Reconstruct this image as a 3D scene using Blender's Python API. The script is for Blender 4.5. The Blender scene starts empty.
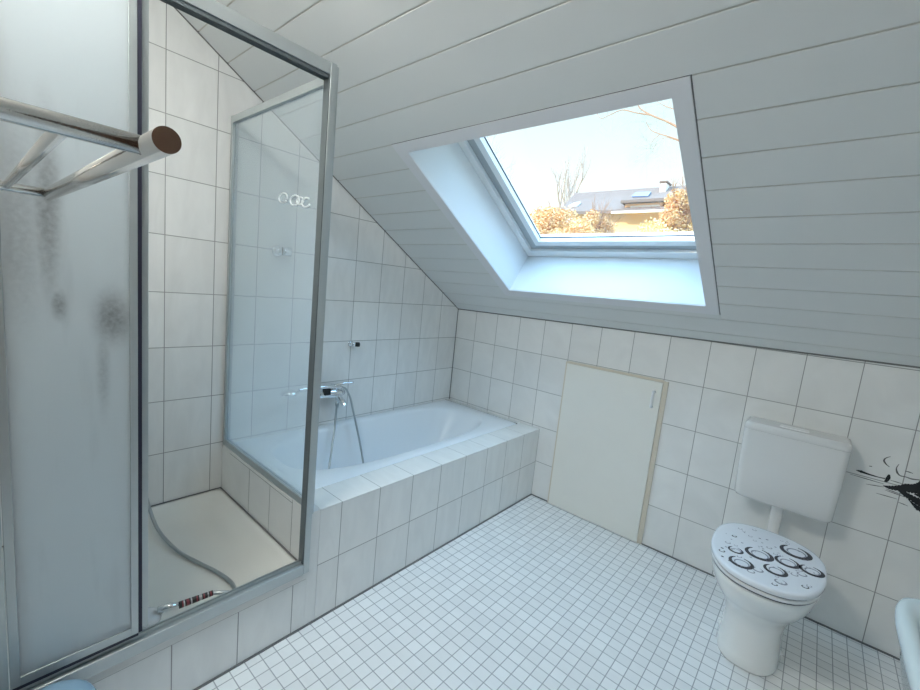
import bpy, bmesh, math, random
from mathutils import Vector, Matrix, Euler
random.seed(7)
C = bpy.context.scene.collection
PI = math.pi

# ------------------------------------------------------------------ camera
F_PX = 424.9118
CAM = Vector((2.2282, -2.5889, 1.4046))
cd = bpy.data.cameras.new('camera'); cam = bpy.data.objects.new('camera', cd); C.objects.link(cam)
cd.sensor_width = 36.0; cd.lens = F_PX * 36.0 / 920.0; cd.clip_start = 0.01; cd.clip_end = 500
cam.location = CAM
cam.rotation_euler = Euler([math.radians(a) for a in (82.2536, -5.7182, 40.7716)], 'XYZ')
bpy.context.scene.camera = cam
RM = cam.rotation_euler.to_matrix()
def ray(u, v): return RM @ Vector(((u - 460) / F_PX, -(v - 345) / F_PX, -1))
def at_y(u, v, y):
    r = ray(u, v); return CAM + r * ((y - CAM.y) / r.y)
def at_z(u, v, z):
    r = ray(u, v); return CAM + r * ((z - CAM.z) / r.z)

# ------------------------------------------------------------------ materials
def new_mat(name):
    m = bpy.data.materials.new(name); m.use_nodes = True
    nt = m.node_tree; b = nt.nodes['Principled BSDF']; return m, nt, b
def pmat(name, col, rough=.5, metal=0., bump=0., bscale=200., coat=0., spec=None, var=0., vscale=8.):
    m, nt, b = new_mat(name)
    b.inputs['Base Color'].default_value = (*col, 1); b.inputs['Roughness'].default_value = rough
    b.inputs['Metallic'].default_value = metal; b.inputs['Coat Weight'].default_value = coat
    if spec is not None: b.inputs['Specular IOR Level'].default_value = spec
    tc = nt.nodes.new('ShaderNodeTexCoord')
    n = nt.nodes.new('ShaderNodeTexNoise'); n.inputs['Scale'].default_value = vscale; n.inputs['Detail'].default_value = 4
    nt.links.new(tc.outputs['Object'], n.inputs['Vector'])
    mx = nt.nodes.new('ShaderNodeMix'); mx.data_type = 'RGBA'
    mx.inputs[6].default_value = (*[c * (1 - var) for c in col], 1); mx.inputs[7].default_value = (*[min(1, c * (1 + var)) for c in col], 1)
    nt.links.new(n.outputs['Fac'], mx.inputs[0]); nt.links.new(mx.outputs[2], b.inputs['Base Color'])
    if bump:
        n2 = nt.nodes.new('ShaderNodeTexNoise'); n2.inputs['Scale'].default_value = bscale
        nt.links.new(tc.outputs['Object'], n2.inputs['Vector'])
        bp = nt.nodes.new('ShaderNodeBump'); bp.inputs['Strength'].default_value = bump; bp.inputs['Distance'].default_value = .002
        nt.links.new(n2.outputs['Fac'], bp.inputs['Height']); nt.links.new(bp.outputs[0], b.inputs['Normal'])
    return m

def tile_mat(name, ax1, off1, size1, ax2, off2, size2, grout=.0022, col=(.74, .73, .70), gcol=(.31, .31, .30), rough=.16, streak=.10, cellvar=.03, veins=True):
    """glazed tiles: grid laid in the plane of two world axes"""
    m, nt, b = new_mat(name); L = nt.links.new
    tc = nt.nodes.new('ShaderNodeTexCoord'); sp = nt.nodes.new('ShaderNodeSeparateXYZ'); L(tc.outputs['Object'], sp.inputs[0])
    def mth(op, a, c=None, d=None):
        n = nt.nodes.new('ShaderNodeMath'); n.operation = op
        for i, x in enumerate((a, c, d)):
            if x is None: continue
            if isinstance(x, (int, float)): n.inputs[i].default_value = x
            else: L(x, n.inputs[i])
        return n.outputs[0]
    ds = []; cells = []
    for ax, off, size in ((ax1, off1, size1), (ax2, off2, size2)):
        t = mth('DIVIDE', mth('SUBTRACT', sp.outputs[ax], off), size)
        fr = mth('FRACT', mth('ADD', t, 1000.0))
        d = mth('MULTIPLY', mth('MINIMUM', fr, mth('SUBTRACT', 1.0, fr)), size)
        ds.append(d); cells.append(mth('FLOOR', mth('ADD', t, 1000.0)))
    d = mth('MINIMUM', ds[0], ds[1])
    mr = nt.nodes.new('ShaderNodeMapRange'); mr.inputs[1].default_value = grout * .5; mr.inputs[2].default_value = grout * .5 + .0012
    mr.interpolation_type = 'SMOOTHSTEP'; L(d, mr.inputs[0]); mask = mr.outputs[0]
    cb = nt.nodes.new('ShaderNodeCombineXYZ'); L(cells[0], cb.inputs[0]); L(cells[1], cb.inputs[1])
    wn = nt.nodes.new('ShaderNodeTexWhiteNoise'); wn.noise_dimensions = '3D'; L(cb.outputs[0], wn.inputs['Vector'])
    # soft marbling, shifted per tile
    sc = nt.nodes.new('ShaderNodeVectorMath'); sc.operation = 'SCALE'; L(wn.outputs['Color'], sc.inputs[0]); sc.inputs['Scale'].default_value = 7
    ad = nt.nodes.new('ShaderNodeVectorMath'); ad.operation = 'ADD'; L(tc.outputs['Object'], ad.inputs[0]); L(sc.outputs[0], ad.inputs[1])
    mp = nt.nodes.new('ShaderNodeMapping'); mp.inputs['Rotation'].default_value = (.6, .5, .6); mp.inputs['Scale'].default_value = (5, 16, 5); L(ad.outputs[0], mp.inputs[0])
    nz = nt.nodes.new('ShaderNodeTexNoise'); nz.inputs['Scale'].default_value = 1.0; nz.inputs['Detail'].default_value = 5; nz.inputs['Distortion'].default_value = .8; L(mp.outputs[0], nz.inputs['Vector'])
    v = mth('ADD', mth('MULTIPLY', mth('SUBTRACT', nz.outputs['Fac'], .5), streak * 2), mth('MULTIPLY', mth('SUBTRACT', wn.outputs['Value'], .5), cellvar * 2))
    k = mth('ADD', v, 1.0)
    vm = nt.nodes.new('ShaderNodeVectorMath'); vm.operation = 'SCALE'; vm.inputs[0].default_value = col; L(k, vm.inputs['Scale'])
    mx = nt.nodes.new('ShaderNodeMix'); mx.data_type = 'RGBA'; L(mask, mx.inputs[0]); mx.inputs[6].default_value = (*gcol, 1); L(vm.outputs[0], mx.inputs[7])
    L(mx.outputs[2], b.inputs['Base Color'])
    r = mth('SUBTRACT', .75, mth('MULTIPLY', mask, .75 - rough)); L(r, b.inputs['Roughness'])
    bp = nt.nodes.new('ShaderNodeBump'); bp.inputs['Strength'].default_value = .5; bp.inputs['Distance'].default_value = .0015
    wob = nt.nodes.new('ShaderNodeTexNoise'); wob.inputs['Scale'].default_value = 9; L(tc.outputs['Object'], wob.inputs['Vector'])
    L(mth('ADD', mask, mth('MULTIPLY', wob.outputs['Fac'], .5)), bp.inputs['Height']); L(bp.outputs[0], b.inputs['Normal'])
    return m

WT = dict(col=(.79, .79, .775))
m_tile_far = tile_mat('tile_far_wall', 0, .1937, .2, 2, .002, .25, **WT)
m_tile_gable = tile_mat('tile_gable_wall', 1, -.0002, .2, 2, .002, .25, **WT)
m_tile_front = tile_mat('tile_bath_front', 1, -.0013, .2, 2, -.0033, .25, **WT)
m_tile_kerb = tile_mat('tile_shower_front', 1, -.0013, .2, 2, -.6, .812, **WT)
m_tile_end = tile_mat('tile_bath_end', 0, -2, 8, 2, -3, 9, **WT)
m_tile_ledge = tile_mat('tile_bath_ledge', 1, -.0013, .2, 0, .70, .6, **WT)
m_tile_right = tile_mat('tile_right_wall', 1, .0, .2, 2, .002, .25, **WT)
m_floor = tile_mat('floor_mosaic', 0, 1.665, .0515, 1, -.02, .0515, grout=.0022, col=(.80, .81, .81), gcol=(.37, .385, .40), rough=.3, streak=.05, cellvar=.04)
m_board = pmat('white_ceiling_board', (.69, .70, .69), .38, var=.03, vscale=3)
m_plaster = pmat('white_plaster', (.78, .78, .77), .8, bump=.3)
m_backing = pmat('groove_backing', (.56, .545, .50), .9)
m_caulk = pmat('grey_caulk', (.17, .17, .17), .6)
m_wcaulk = pmat('white_caulk', (.72, .72, .70), .5)
m_white = pmat('white_lacquer', (.86, .87, .88), .3)
m_lining = pmat('lining_board', (.72, .74, .76), .45)
m_casing = pmat('white_casing', (.74, .74, .76), .4)
m_pvc = pmat('white_window_pvc', (.85, .86, .87), .25)
m_groove = pmat('grey_weather_strip', (.42, .45, .47), .6)
m_enamel = pmat('white_enamel', (.82, .85, .88), .28, coat=.15)
m_tray = pmat('cream_enamel', (.76, .76, .72), .14, coat=.3, var=.03, vscale=5)
m_ceramic = pmat('white_ceramic', (.84, .84, .82), .08, coat=.5)
m_plastic = pmat('white_plastic', (.80, .80, .80), .22)
m_cist = pmat('cistern_plastic', (.73, .73, .72), .15, coat=.3)
m_beige = pmat('beige_edging', (.66, .60, .50), .5)
m_hatch = pmat('cream_hatch_board', (.80, .79, .74), .45, var=.02)
m_alu = pmat('satin_aluminium', (.47, .51, .52), .36, metal=.7, var=.04, vscale=30)
m_alud = pmat('dark_aluminium_channel', (.13, .155, .165), .45, metal=.4)
m_gasket_shade = pmat('black_gasket_and_shade', (.012, .012, .03), .5)
m_chrome = pmat('chrome', (.82, .84, .86), .07, metal=1)
m_hose = pmat('grey_hose_metal', (.42, .45, .46), .3, metal=.8)
m_black = pmat('black_plastic', (.012, .012, .014), .35)
m_ink = pmat('black_ink_vinyl', (.006, .006, .008), .45)
m_inkgrey = pmat('grey_ink_vinyl', (.10, .10, .10), .5)
m_drop1 = pmat('drop_print_dark', (.035, .035, .05), .25)
m_drop2 = pmat('drop_print_grey', (.30, .31, .35), .25)
m_lid = pmat('lid_print_ground', (.80, .82, .86), .18, coat=.3)
m_basin = pmat('pale_blue_ceramic', (.62, .74, .78), .1, coat=.5)
m_bin = pmat('pale_blue_plastic', (.22, .34, .44), .25)
m_red = pmat('dark_red_print', (.20, .03, .04), .4)

def rack_mat():
    m, nt, b = new_mat('brushed_steel'); L = nt.links.new
    b.inputs['Metallic'].default_value = 1; b.inputs['Roughness'].default_value = .15; b.inputs['Base Color'].default_value = (.70, .67, .63, 1)
    tc = nt.nodes.new('ShaderNodeTexCoord'); n = nt.nodes.new('ShaderNodeTexNoise'); n.inputs['Scale'].default_value = 900
    L(tc.outputs['Object'], n.inputs['Vector'])
    bp = nt.nodes.new('ShaderNodeBump'); bp.inputs['Strength'].default_value = .25; bp.inputs['Distance'].default_value = .0004; L(n.outputs['Fac'], bp.inputs['Height']); L(bp.outputs[0], b.inputs['Normal'])
    return m
m_rack = rack_mat()

def frosted(name, clear, col, rough=.35, streaks=False, dark=.30):
    """textured acrylic: partly see-through, partly milky"""
    m, nt, b = new_mat(name); L = nt.links.new; nt.nodes.remove(b)
    out = [n for n in nt.nodes if n.type == 'OUTPUT_MATERIAL'][0]
    tc = nt.nodes.new('ShaderNodeTexCoord')
    dif = nt.nodes.new('ShaderNodeBsdfDiffuse'); tr = nt.nodes.new('ShaderNodeBsdfTranslucent')
    gl = nt.nodes.new('ShaderNodeBsdfGlossy'); gl.inputs['Roughness'].default_value = rough
    tp = nt.nodes.new('ShaderNodeBsdfTransparent'); tp.inputs['Color'].default_value = (.93, .97, .98, 1)
    dif.inputs['Color'].default_value = (*col, 1); tr.inputs['Color'].default_value = (*col, 1)
    if streaks:
        # soap-scum patches: blotchy stains running down
        mp = nt.nodes.new('ShaderNodeMapping'); mp.inputs['Scale'].default_value = (1, 22, 3.0); L(tc.outputs['Object'], mp.inputs[0])
        n = nt.nodes.new('ShaderNodeTexNoise'); n.inputs['Scale'].default_value = 1.0; n.inputs['Detail'].default_value = 6; L(mp.outputs[0], n.inputs['Vector'])
        r = nt.nodes.new('ShaderNodeMapRange'); r.inputs[1].default_value = .58; r.inputs[2].default_value = .75; L(n.outputs['Fac'], r.inputs[0])
        n3 = nt.nodes.new('ShaderNodeTexNoise'); n3.inputs['Scale'].default_value = 90; n3.inputs['Detail'].default_value = 3; L(tc.outputs['Object'], n3.inputs['Vector'])
        total = None
        for (y, z, ry, rz, k) in streaks:   # stain patches at (y,z) with radii
            mp2 = nt.nodes.new('ShaderNodeMapping'); mp2.inputs['Location'].default_value = (0, -y / ry, -z / rz); mp2.inputs['Scale'].default_value = (0, 1 / ry, 1 / rz); L(tc.outputs['Object'], mp2.inputs[0])
            ln = nt.nodes.new('ShaderNodeVectorMath'); ln.operation = 'LENGTH'; L(mp2.outputs[0], ln.inputs[0])
            q = nt.nodes.new('ShaderNodeMapRange'); q.inputs[1].default_value = 0; q.inputs[2].default_value = 1; q.inputs[3].default_value = k; q.inputs[4].default_value = 0; q.interpolation_type = 'SMOOTHSTEP'; L(ln.outputs['Value'], q.inputs[0])
            if total is None: total = q.outputs[0]
            else:
                a = nt.nodes.new('ShaderNodeMath'); a.operation = 'MAXIMUM'; L(total, a.inputs[0]); L(q.outputs[0], a.inputs[1]); total = a.outputs[0]
        a = nt.nodes.new('ShaderNodeMath'); a.operation = 'MULTIPLY'; L(total, a.inputs[0]); L(n3.outputs['Fac'], a.inputs[1])
        a2 = nt.nodes.new('ShaderNodeMath'); a2.operation = 'MULTIPLY_ADD'; L(r.outputs[0], a2.inputs[0]); a2.inputs[1].default_value = .10; L(a.outputs[0], a2.inputs[2]); a2.use_clamp = True
        mx = nt.nodes.new('ShaderNodeMix'); mx.data_type = 'RGBA'; L(a2.outputs[0], mx.inputs[0]); mx.inputs[6].default_value = (*col, 1); mx.inputs[7].default_value = (*[c * dark for c in col], 1)
        L(mx.outputs[2], dif.inputs['Color']); L(mx.outputs[2], tr.inputs['Color'])
    nb = nt.nodes.new('ShaderNodeTexNoise'); nb.inputs['Scale'].default_value = 350; L(tc.outputs['Object'], nb.inputs['Vector'])
    bp = nt.nodes.new('ShaderNodeBump'); bp.inputs['Strength'].default_value = .25; bp.inputs['Distance'].default_value = .0006; L(nb.outputs['Fac'], bp.inputs['Height']); L(bp.outputs[0], gl.inputs['Normal'])
    m1 = nt.nodes.new('ShaderNodeMixShader'); m1.inputs[0].default_value = .68; L(dif.outputs[0], m1.inputs[1]); L(tr.outputs[0], m1.inputs[2])
    m2 = nt.nodes.new('ShaderNodeMixShader'); m2.inputs[0].default_value = clear; L(m1.outputs[0], m2.inputs[1]); L(tp.outputs[0], m2.inputs[2])
    m3 = nt.nodes.new('ShaderNodeMixShader'); m3.inputs[0].default_value = .07; L(m2.outputs[0], m3.inputs[1]); L(gl.outputs[0], m3.inputs[2])
    L(m3.outputs[0], out.inputs[0]); return m
m_frost_door = frosted('frosted_acrylic_door', .06, (.88, .92, .94), .3, streaks=[(-2.455, 1.50, .035, .30, .9), (-2.34, 1.24, .055, .10, 1.0), (-2.50, 1.45, .05, .35, .5), (-2.44, 1.27, .02, .05, 1.), (-2.36, 1.1, .02, .16, .5)])
m_frost_side = frosted('milky_acrylic_side', .76, (.97, .99, 1.0), .25)
def glass_mat():
    m, nt, b = new_mat('window_glass'); L = nt.links.new; nt.nodes.remove(b)
    out = [n for n in nt.nodes if n.type == 'OUTPUT_MATERIAL'][0]
    tp = nt.nodes.new('ShaderNodeBsdfTransparent'); tp.inputs['Color'].default_value = (.97, .99, .99, 1)
    gl = nt.nodes.new('ShaderNodeBsdfGlossy'); gl.inputs['Roughness'].default_value = .01
    mx = nt.nodes.new('ShaderNodeMixShader'); mx.inputs[0].default_value = .05; L(tp.outputs[0], mx.inputs[1]); L(gl.outputs[0], mx.inputs[2]); L(mx.outputs[0], out.inputs[0]); return m
m_glass = glass_mat()

# ------------------------------------------------------------------ mesh helpers
class MB:
    def __init__(s): s.v = []; s.f = []; s.mi = []; s.sm = []
    def add(s, vs, fs, mi=0, smooth=False):
        b = len(s.v); s.v += [tuple(p) for p in vs]
        for f in fs: s.f.append([b + i for i in f]); s.mi.append(mi); s.sm.append(smooth)
    def box(s, x0, x1, y0, y1, z0, z1, mi=0, T=None):
        P = [(x, y, z) for z in (z0, z1) for y in (y0, y1) for x in (x0, x1)]
        if T: P = [T(*p) for p in P]
        s.add(P, [(0, 2, 3, 1), (4, 5, 7, 6), (0, 1, 5, 4), (2, 6, 7, 3), (0, 4, 6, 2), (1, 3, 7, 5)], mi)
    def loft(s, rings, mi=0, cap0=True, cap1=True, smooth=True, closed=True):
        n = len(rings[0]); vs = [p for r in rings for p in r]; fs = []
        for k in range(len(rings) - 1):
            for i in range(n if closed else n - 1):
                j = (i + 1) % n; fs.append((k * n + i, k * n + j, (k + 1) * n + j, (k + 1) * n + i))
        s.add(vs, fs, mi, smooth)
        b = len(s.v) - len(vs)
        if cap0: s.f.append([b + i for i in range(n)][::-1]); s.mi.append(mi); s.sm.append(False)
        if cap1: s.f.append([b + (len(rings) - 1) * n + i for i in range(n)]); s.mi.append(mi); s.sm.append(False)
    def tube(s, pts, r, n=12, mi=0, cap=True):
        pts = [Vector(p) for p in pts]; rr = r if isinstance(r, (list, tuple)) else [r] * len(pts)
        rings = []; prev = None
        for i, p in enumerate(pts):
            t = (pts[min(i + 1, len(pts) - 1)] - pts[max(i - 1, 0)]).normalized()
            if prev is None:
                a = Vector((0, 0, 1)) if abs(t.z) < .9 else Vector((1, 0, 0)); u = t.cross(a).normalized()
            else: u = (prev - t * prev.dot(t)).normalized()
            prev = u; w = t.cross(u)
            rings.append([p + (u * math.cos(2 * PI * k / n) + w * math.sin(2 * PI * k / n)) * rr[i] for k in range(n)])
        s.loft(rings, mi, cap, cap)
    def poly(s, pts, mi=0): s.add(pts, [tuple(range(len(pts)))], mi)
    def prism(s, pts, d, mi=0):
        n = len(pts); a = [Vector(p) for p in pts]; b = [p + Vector(d) for p in a]
        s.add(a + b, [tuple(range(n))[::-1], tuple(range(n, 2 * n))] + [(i, (i + 1) % n, n + (i + 1) % n, n + i) for i in range(n)], mi)
    def build(s, name, mats, parent=None, bevel=0., seg=2, recalc=True):
        me = bpy.data.meshes.new(name); me.from_pydata(s.v, [], s.f); me.update()
        mats = mats if isinstance(mats, (list, tuple)) else [mats]
        for m in mats: me.materials.append(m)
        for p, mi, sm in zip(me.polygons, s.mi, s.sm): p.material_index = mi; p.use_smooth = sm
        if recalc:
            bm = bmesh.new(); bm.from_mesh(me); bmesh.ops.recalc_face_normals(bm, faces=bm.faces); bm.to_mesh(me); bm.free()
        o = bpy.data.objects.new(name, me); C.objects.link(o)
        if parent:
            o.parent = parent; o.matrix_parent_inverse = Matrix.Translation(parent.location).inverted() if parent.type == 'EMPTY' else parent.matrix_parent_inverse.copy()
            if parent.type != 'EMPTY': o.matrix_parent_inverse = parent_world(parent).inverted()
        if bevel:
            md = o.modifiers.new('bevel', 'BEVEL'); md.width = bevel; md.segments = seg; md.limit_method = 'ANGLE'; md.angle_limit = math.radians(40)
            for p in me.polygons: p.use_smooth = True
            wn = o.modifiers.new('wn', 'WEIGHTED_NORMAL'); wn.keep_sharp = True
        return o
def parent_world(o):
    M = Matrix.Translation(o.location) if o.type == 'EMPTY' else o.matrix_basis.copy()
    if o.parent: M = parent_world(o.parent) @ o.matrix_parent_inverse @ M
    return M
def tag(o, label, cat, group=None):
    o['label'] = label; o['category'] = cat
    if group: o['group'] = group
    return o
def struct(o, label=None, cat=None):
    o['kind'] = 'structure'
    if label: o['label'] = label; o['category'] = cat
    return o
def thing(name, loc, label, cat, group=None):
    o = bpy.data.objects.new(name, None); C.objects.link(o); o.location = loc; o.empty_display_size = .05
    return tag(o, label, cat, group)
def smoothpath(P, n=10):
    P = [Vector(p) for p in P]; Q = [P[0] * 2 - P[1]] + P + [P[-1] * 2 - P[-2]]; out = []
    for i in range(1, len(Q) - 2):
        a, b, c, d = Q[i - 1:i + 3]
        for k in range(n):
            t = k / n; out.append(.5 * ((2 * b) + (c - a) * t + (2 * a - 5 * b + 4 * c - d) * t * t + (3 * b - a - 3 * c + d) * t ** 3))
    return out + [P[-1]]
def lathe(mb, c, axis, prof, n=24, mi=0):
    """prof: list of (distance along axis, radius)"""
    c = Vector(c); ax = Vector(axis).normalized(); a = Vector((0, 0, 1)) if abs(ax.z) < .9 else Vector((1, 0, 0)); u = ax.cross(a).normalized(); w = ax.cross(u)
    mb.loft([[c + ax * h + (u * math.cos(2 * PI * k / n) + w * math.sin(2 * PI * k / n)) * max(r, .0002) for k in range(n)] for h, r in prof], mi)

# ------------------------------------------------------------------ room shell
ZC, MY, NX = 1.232, -.605, .013                 # ceiling slope plane z = ZC + MY*y + NX*x
EX = Vector((1, 0, NX)).normalized(); ES = Vector((0, -1, -MY)).normalized(); EN = EX.cross(ES); EN = EN if EN.z > 0 else -EN
O0 = Vector((0, 0, ZC))
def LP(x, s, d): return O0 + EX * x + ES * s + EN * d     # s runs up the slope, d goes outwards through the roof
def sy(y): return -y / -ES.y                                # slope coordinate of a horizontal y
def cz(x, y): return ZC + MY * y + NX * x
XR, YF, ZT = 2.95, -2.85, 2.62
yk = (ZT - ZC) / MY                                         # where the slope reaches the flat ceiling

mb = MB(); mb.box(-.1, XR + .1, YF - .1, .1, -.12, 0); struct(mb.build('floor', m_floor))
mb = MB(); mb.box(-.1, XR + .1, 0, .1, 0, 1.262); struct(mb.build('wall_back', m_tile_far))
mb = MB(); mb.prism([(0, 0, 0), (0, 0, ZC + .01), (0, yk, ZT + .01), (0, YF, ZT + .01), (0, YF, 0)], (-.1, 0, 0)); struct(mb.build('wall_left', m_tile_gable))
mb = MB(); mb.prism([(XR, 0, 0), (XR, 0, ZC + .05), (XR, yk, ZT + .04), (XR, YF, ZT + .04), (XR, YF, 0)], (.1, 0, 0)); struct(mb.build('wall_right', m_tile_right))
mb = MB(); mb.box(-.1, XR + .1, YF - .1, YF, 0, ZT + .05); struct(mb.build('wall_front', m_plaster))
mb = MB(); mb.box(0, .84, -2.66, -2.60, 0, 2.2); struct(mb.build('wall_shower', m_tile_far))

# sloped ceiling of boards, with the skylight hole and casing left free
HX0, HX1, HS0, HS1 = .668, 1.793, sy(-.293), sy(-1.236)
CX0, CX1, CS0, CS1 = .605, 1.846, sy(-.235), sy(-1.2815)
mb = MB(); pitch = .1205 / -ES.y; s0 = sy(-1.282) - 11 * pitch; smax = sy(yk) + .05
k = -1
while True:
    a = s0 + k * pitch + .0024; b = s0 + (k + 1) * pitch - .0024
    if a > smax: break
    a = max(a, .0); b = min(b, smax)
    if b - a > .005:
        segs = [(0, XR)]
        if b > CS0 and a < CS1: segs = [(0, CX0 - .001), (CX1 + .0045, XR)]
        for x0, x1 in segs:
            # a board with softly eased long edges
            e = .0012
            P = [(a, .0026), (a, e), (a + e, 0), (b - e, 0), (b, e), (b, .0026)]
            r0 = [LP(x0, s, d) for s, d in P]; r1 = [LP(x1, s, d) for s, d in P]
            mb.loft([r0, r1], 0, smooth=False)
        if b > CS0 and a < CS1:
            lo = (a, min(b, CS0 - .002)); hi = (max(a, CS1 + .002), b)
            for q0, q1 in (lo, hi):
                if q1 - q0 > .004: mb.box(CX0 - .004, CX1 + .004, q0, q1, 0, .0026, 0, LP)
    k += 1
# backing behind the boards, around the hole
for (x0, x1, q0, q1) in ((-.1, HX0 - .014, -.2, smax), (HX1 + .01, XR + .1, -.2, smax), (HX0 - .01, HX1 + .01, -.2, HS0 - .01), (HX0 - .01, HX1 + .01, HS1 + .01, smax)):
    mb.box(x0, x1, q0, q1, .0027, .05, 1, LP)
mb.box(-.1, XR + .1, YF - .1, yk + .03, ZT + .02, ZT + .08, 0)
mb.box(0, XR, YF, yk - .0, ZT - .0, ZT + .02, 0)
struct(mb.build('ceiling', [m_board, m_backing]))

# dark joints
mb = MB()
mb.box(.855, .861, -2.60, 0, 0, .006); struct(mb.build('trim_1', m_caulk))
mb = MB(); mb.box(.861, XR, -.007, 0, 0, .006); struct(mb.build('trim_2', m_caulk))
mb = MB(); mb.prism([(0, 0, ZC - .004), (0, 0, ZC + .006), (0, yk, ZT + .006), (0, yk, ZT - .004)], (.005, 0, 0)); struct(mb.build('trim_3', m_caulk))
mb = MB()
mb.box(0, XR, -.006, 0, sy(0), .004, 0, lambda x, y, z: Vector((x, y, cz(x, 0) + (-.004 if z else 0.004)))); struct(mb.build('trim_4', m_caulk))
mb = MB(); mb.box(0, .004, -.004, 0, .4877, ZC, 0); struct(mb.build('trim_5', m_caulk))

# ------------------------------------------------------------------ skylight
mb = MB(); mb.box(CX1 + .0005, CX1 + .0042, CS0, CS1 + .003, .0012, .0026, 0, LP); mb.box(CX0, CX1, CS1 + .0004, CS1 + .0018, .0012, .0026, 0, LP); struct(mb.build('trim_6', m_caulk))
win = bpy.data.objects.new('window_1', None); C.objects.link(win); win.location = LP(1.23, sy(-.77), .3); win.empty_display_size = .05
struct(win, 'white roof window set deep in the boarded slope', 'skylight')
def frame4(name, x0, x1, s0_, s1_, w, d0, d1, m, bevel=.0015, ws=None):
    """rectangular ring of four mitred bars: outer x0..x1, s0..s1, width w, depth d0..d1"""
    mb = MB(); ws = ws or (w, w, w, w)   # left, right, bottom, top
    o = [(x0, s0_), (x1, s0_), (x1, s1_), (x0, s1_)]; i = [(x0 + ws[0], s0_ + ws[2]), (x1 - ws[1], s0_ + ws[2]), (x1 - ws[1], s1_ - ws[3]), (x0 + ws[0], s1_ - ws[3])]
    for k in range(4):
        l = (k + 1) % 4; q = [o[k], o[l], i[l], i[k]]
        vs = [LP(x, s, d0) for x, s in q] + [LP(x, s, d1) for x, s in q]
        mb.add(vs, [(0, 1, 2, 3), (7, 6, 5, 4), (0, 4, 5, 1), (1, 5, 6, 2), (2, 6, 7, 3), (3, 7, 4, 0)])
    return mb.build(name, m, win)
frame4('casing', CX0, CX1, CS0, CS1, .05, -.002, .0026, m_casing, ws=(HX0 - CX0, CX1 - HX1, HS0 - CS0, CS1 - HS1))
WX0, WX1, WS0, WS1 = .650, 1.818, HS0 - .056, HS1 + .02     # opening at the window end: the lining splays a little
def splay(name, m):
    mb = MB(); th = .012
    a = [(HX0, HS0), (HX1, HS0), (HX1, HS1), (HX0, HS1)]; b = [(WX0, WS0), (WX1, WS0), (WX1, WS1), (WX0, WS1)]
    o = ((-1, -1), (1, -1), (1, 1), (-1, 1))
    for k in range(4):
        l = (k + 1) % 4
        q = [LP(*a[k], .0045), LP(*a[l], .0045), LP(*b[l], .335), LP(*b[k], .335)]
        w = [LP(a[k][0] + o[k][0] * th, a[k][1] + o[k][1] * th, .0045), LP(a[l][0] + o[l][0] * th, a[l][1] + o[l][1] * th, .0045), LP(b[l][0] + o[l][0] * th, b[l][1] + o[l][1] * th, .335), LP(b[k][0] + o[k][0] * th, b[k][1] + o[k][1] * th, .335)]
        mb.add(q + w, [(0, 1, 2, 3), (7, 6, 5, 4), (0, 4, 5, 1), (1, 5, 6, 2), (2, 6, 7, 3), (3, 7, 4, 0)])
    return mb.build(name, m, win)
splay('reveal_lining', m_lining)
frame4('fixed_frame', WX0 + .002, WX1 - .002, WS0 + .004, WS1 - .002, .045, .312, .334, m_pvc, ws=(.042, .042, .052, .042))
frame4('weather_strip', WX0 + .001, WX1 - .001, WS0 + .001, WS1 - .001, .09, .336, .350, m_groove, ws=(.090, .090, .090, .090))
frame4('fixed_frame', WX0 + .001, WX1 - .001, WS0 + .001, WS1 - .001, .05, .351, .43, m_pvc, ws=(.080, .080, .080, .080))
sash = frame4('sash', WX0 + .0905, WX1 - .0905, WS0 + .0905, WS1 - .0905, .05, .330, .360, m_pvc, ws=(.038, .038, .038, .038))
frame4('gasket', WX0 + .1262, WX1 - .1262, WS0 + .1262, WS1 - .1262, .004, .3602, .368, m_gasket_shade)
mb = MB(); mb.box(WX0 + .12, WX1 - .12, WS0 + .12, WS1 - .12, .3685, .3725, 0, LP); mb.build('pane', m_glass, win)

# ------------------------------------------------------------------ bath surround, tub
W = .855; ZB = .4877; YP = -1.745
bs = thing('bath_surround', (.4, -.87, 0), 'white tiled bath surround with ledge running up to the far wall', 'bath surround')
mb = MB(); mb.box(.70, W, YP + .046, 0, 0, ZB - .008); mb.build('front_wall', m_tile_front, bs)
mb = MB(); mb.box(.70, W + .0005, YP + .0465, 0, ZB - .0078, ZB); mb.build('ledge', m_tile_ledge, bs, .002)
mb = MB(); mb.box(.001, W, YP, YP + .045, 0, ZB); mb.build('end_wall', m_tile_end, bs, .001)
mb = MB(); mb.box(0, .699, -.045, 0, .3, ZB - .001); mb.build('back_ledge', m_wcaulk, bs)
mb = MB(); mb.box(0, .70, -.0475, -.0455, .45, ZB + .001); mb.build('joint', m_caulk, bs)
for (a, b, c, d) in ((.10, .72, ZB - .0165, ZB - .0145), (.323, .325, .256, ZB - .017), (.526, .528, .256, ZB - .017), (.720, .722, .256, ZB)):
    mb = MB(); mb.box(a, b, YP - .0006, YP, c, d); mb.build('joint', m_caulk, bs)

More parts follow.
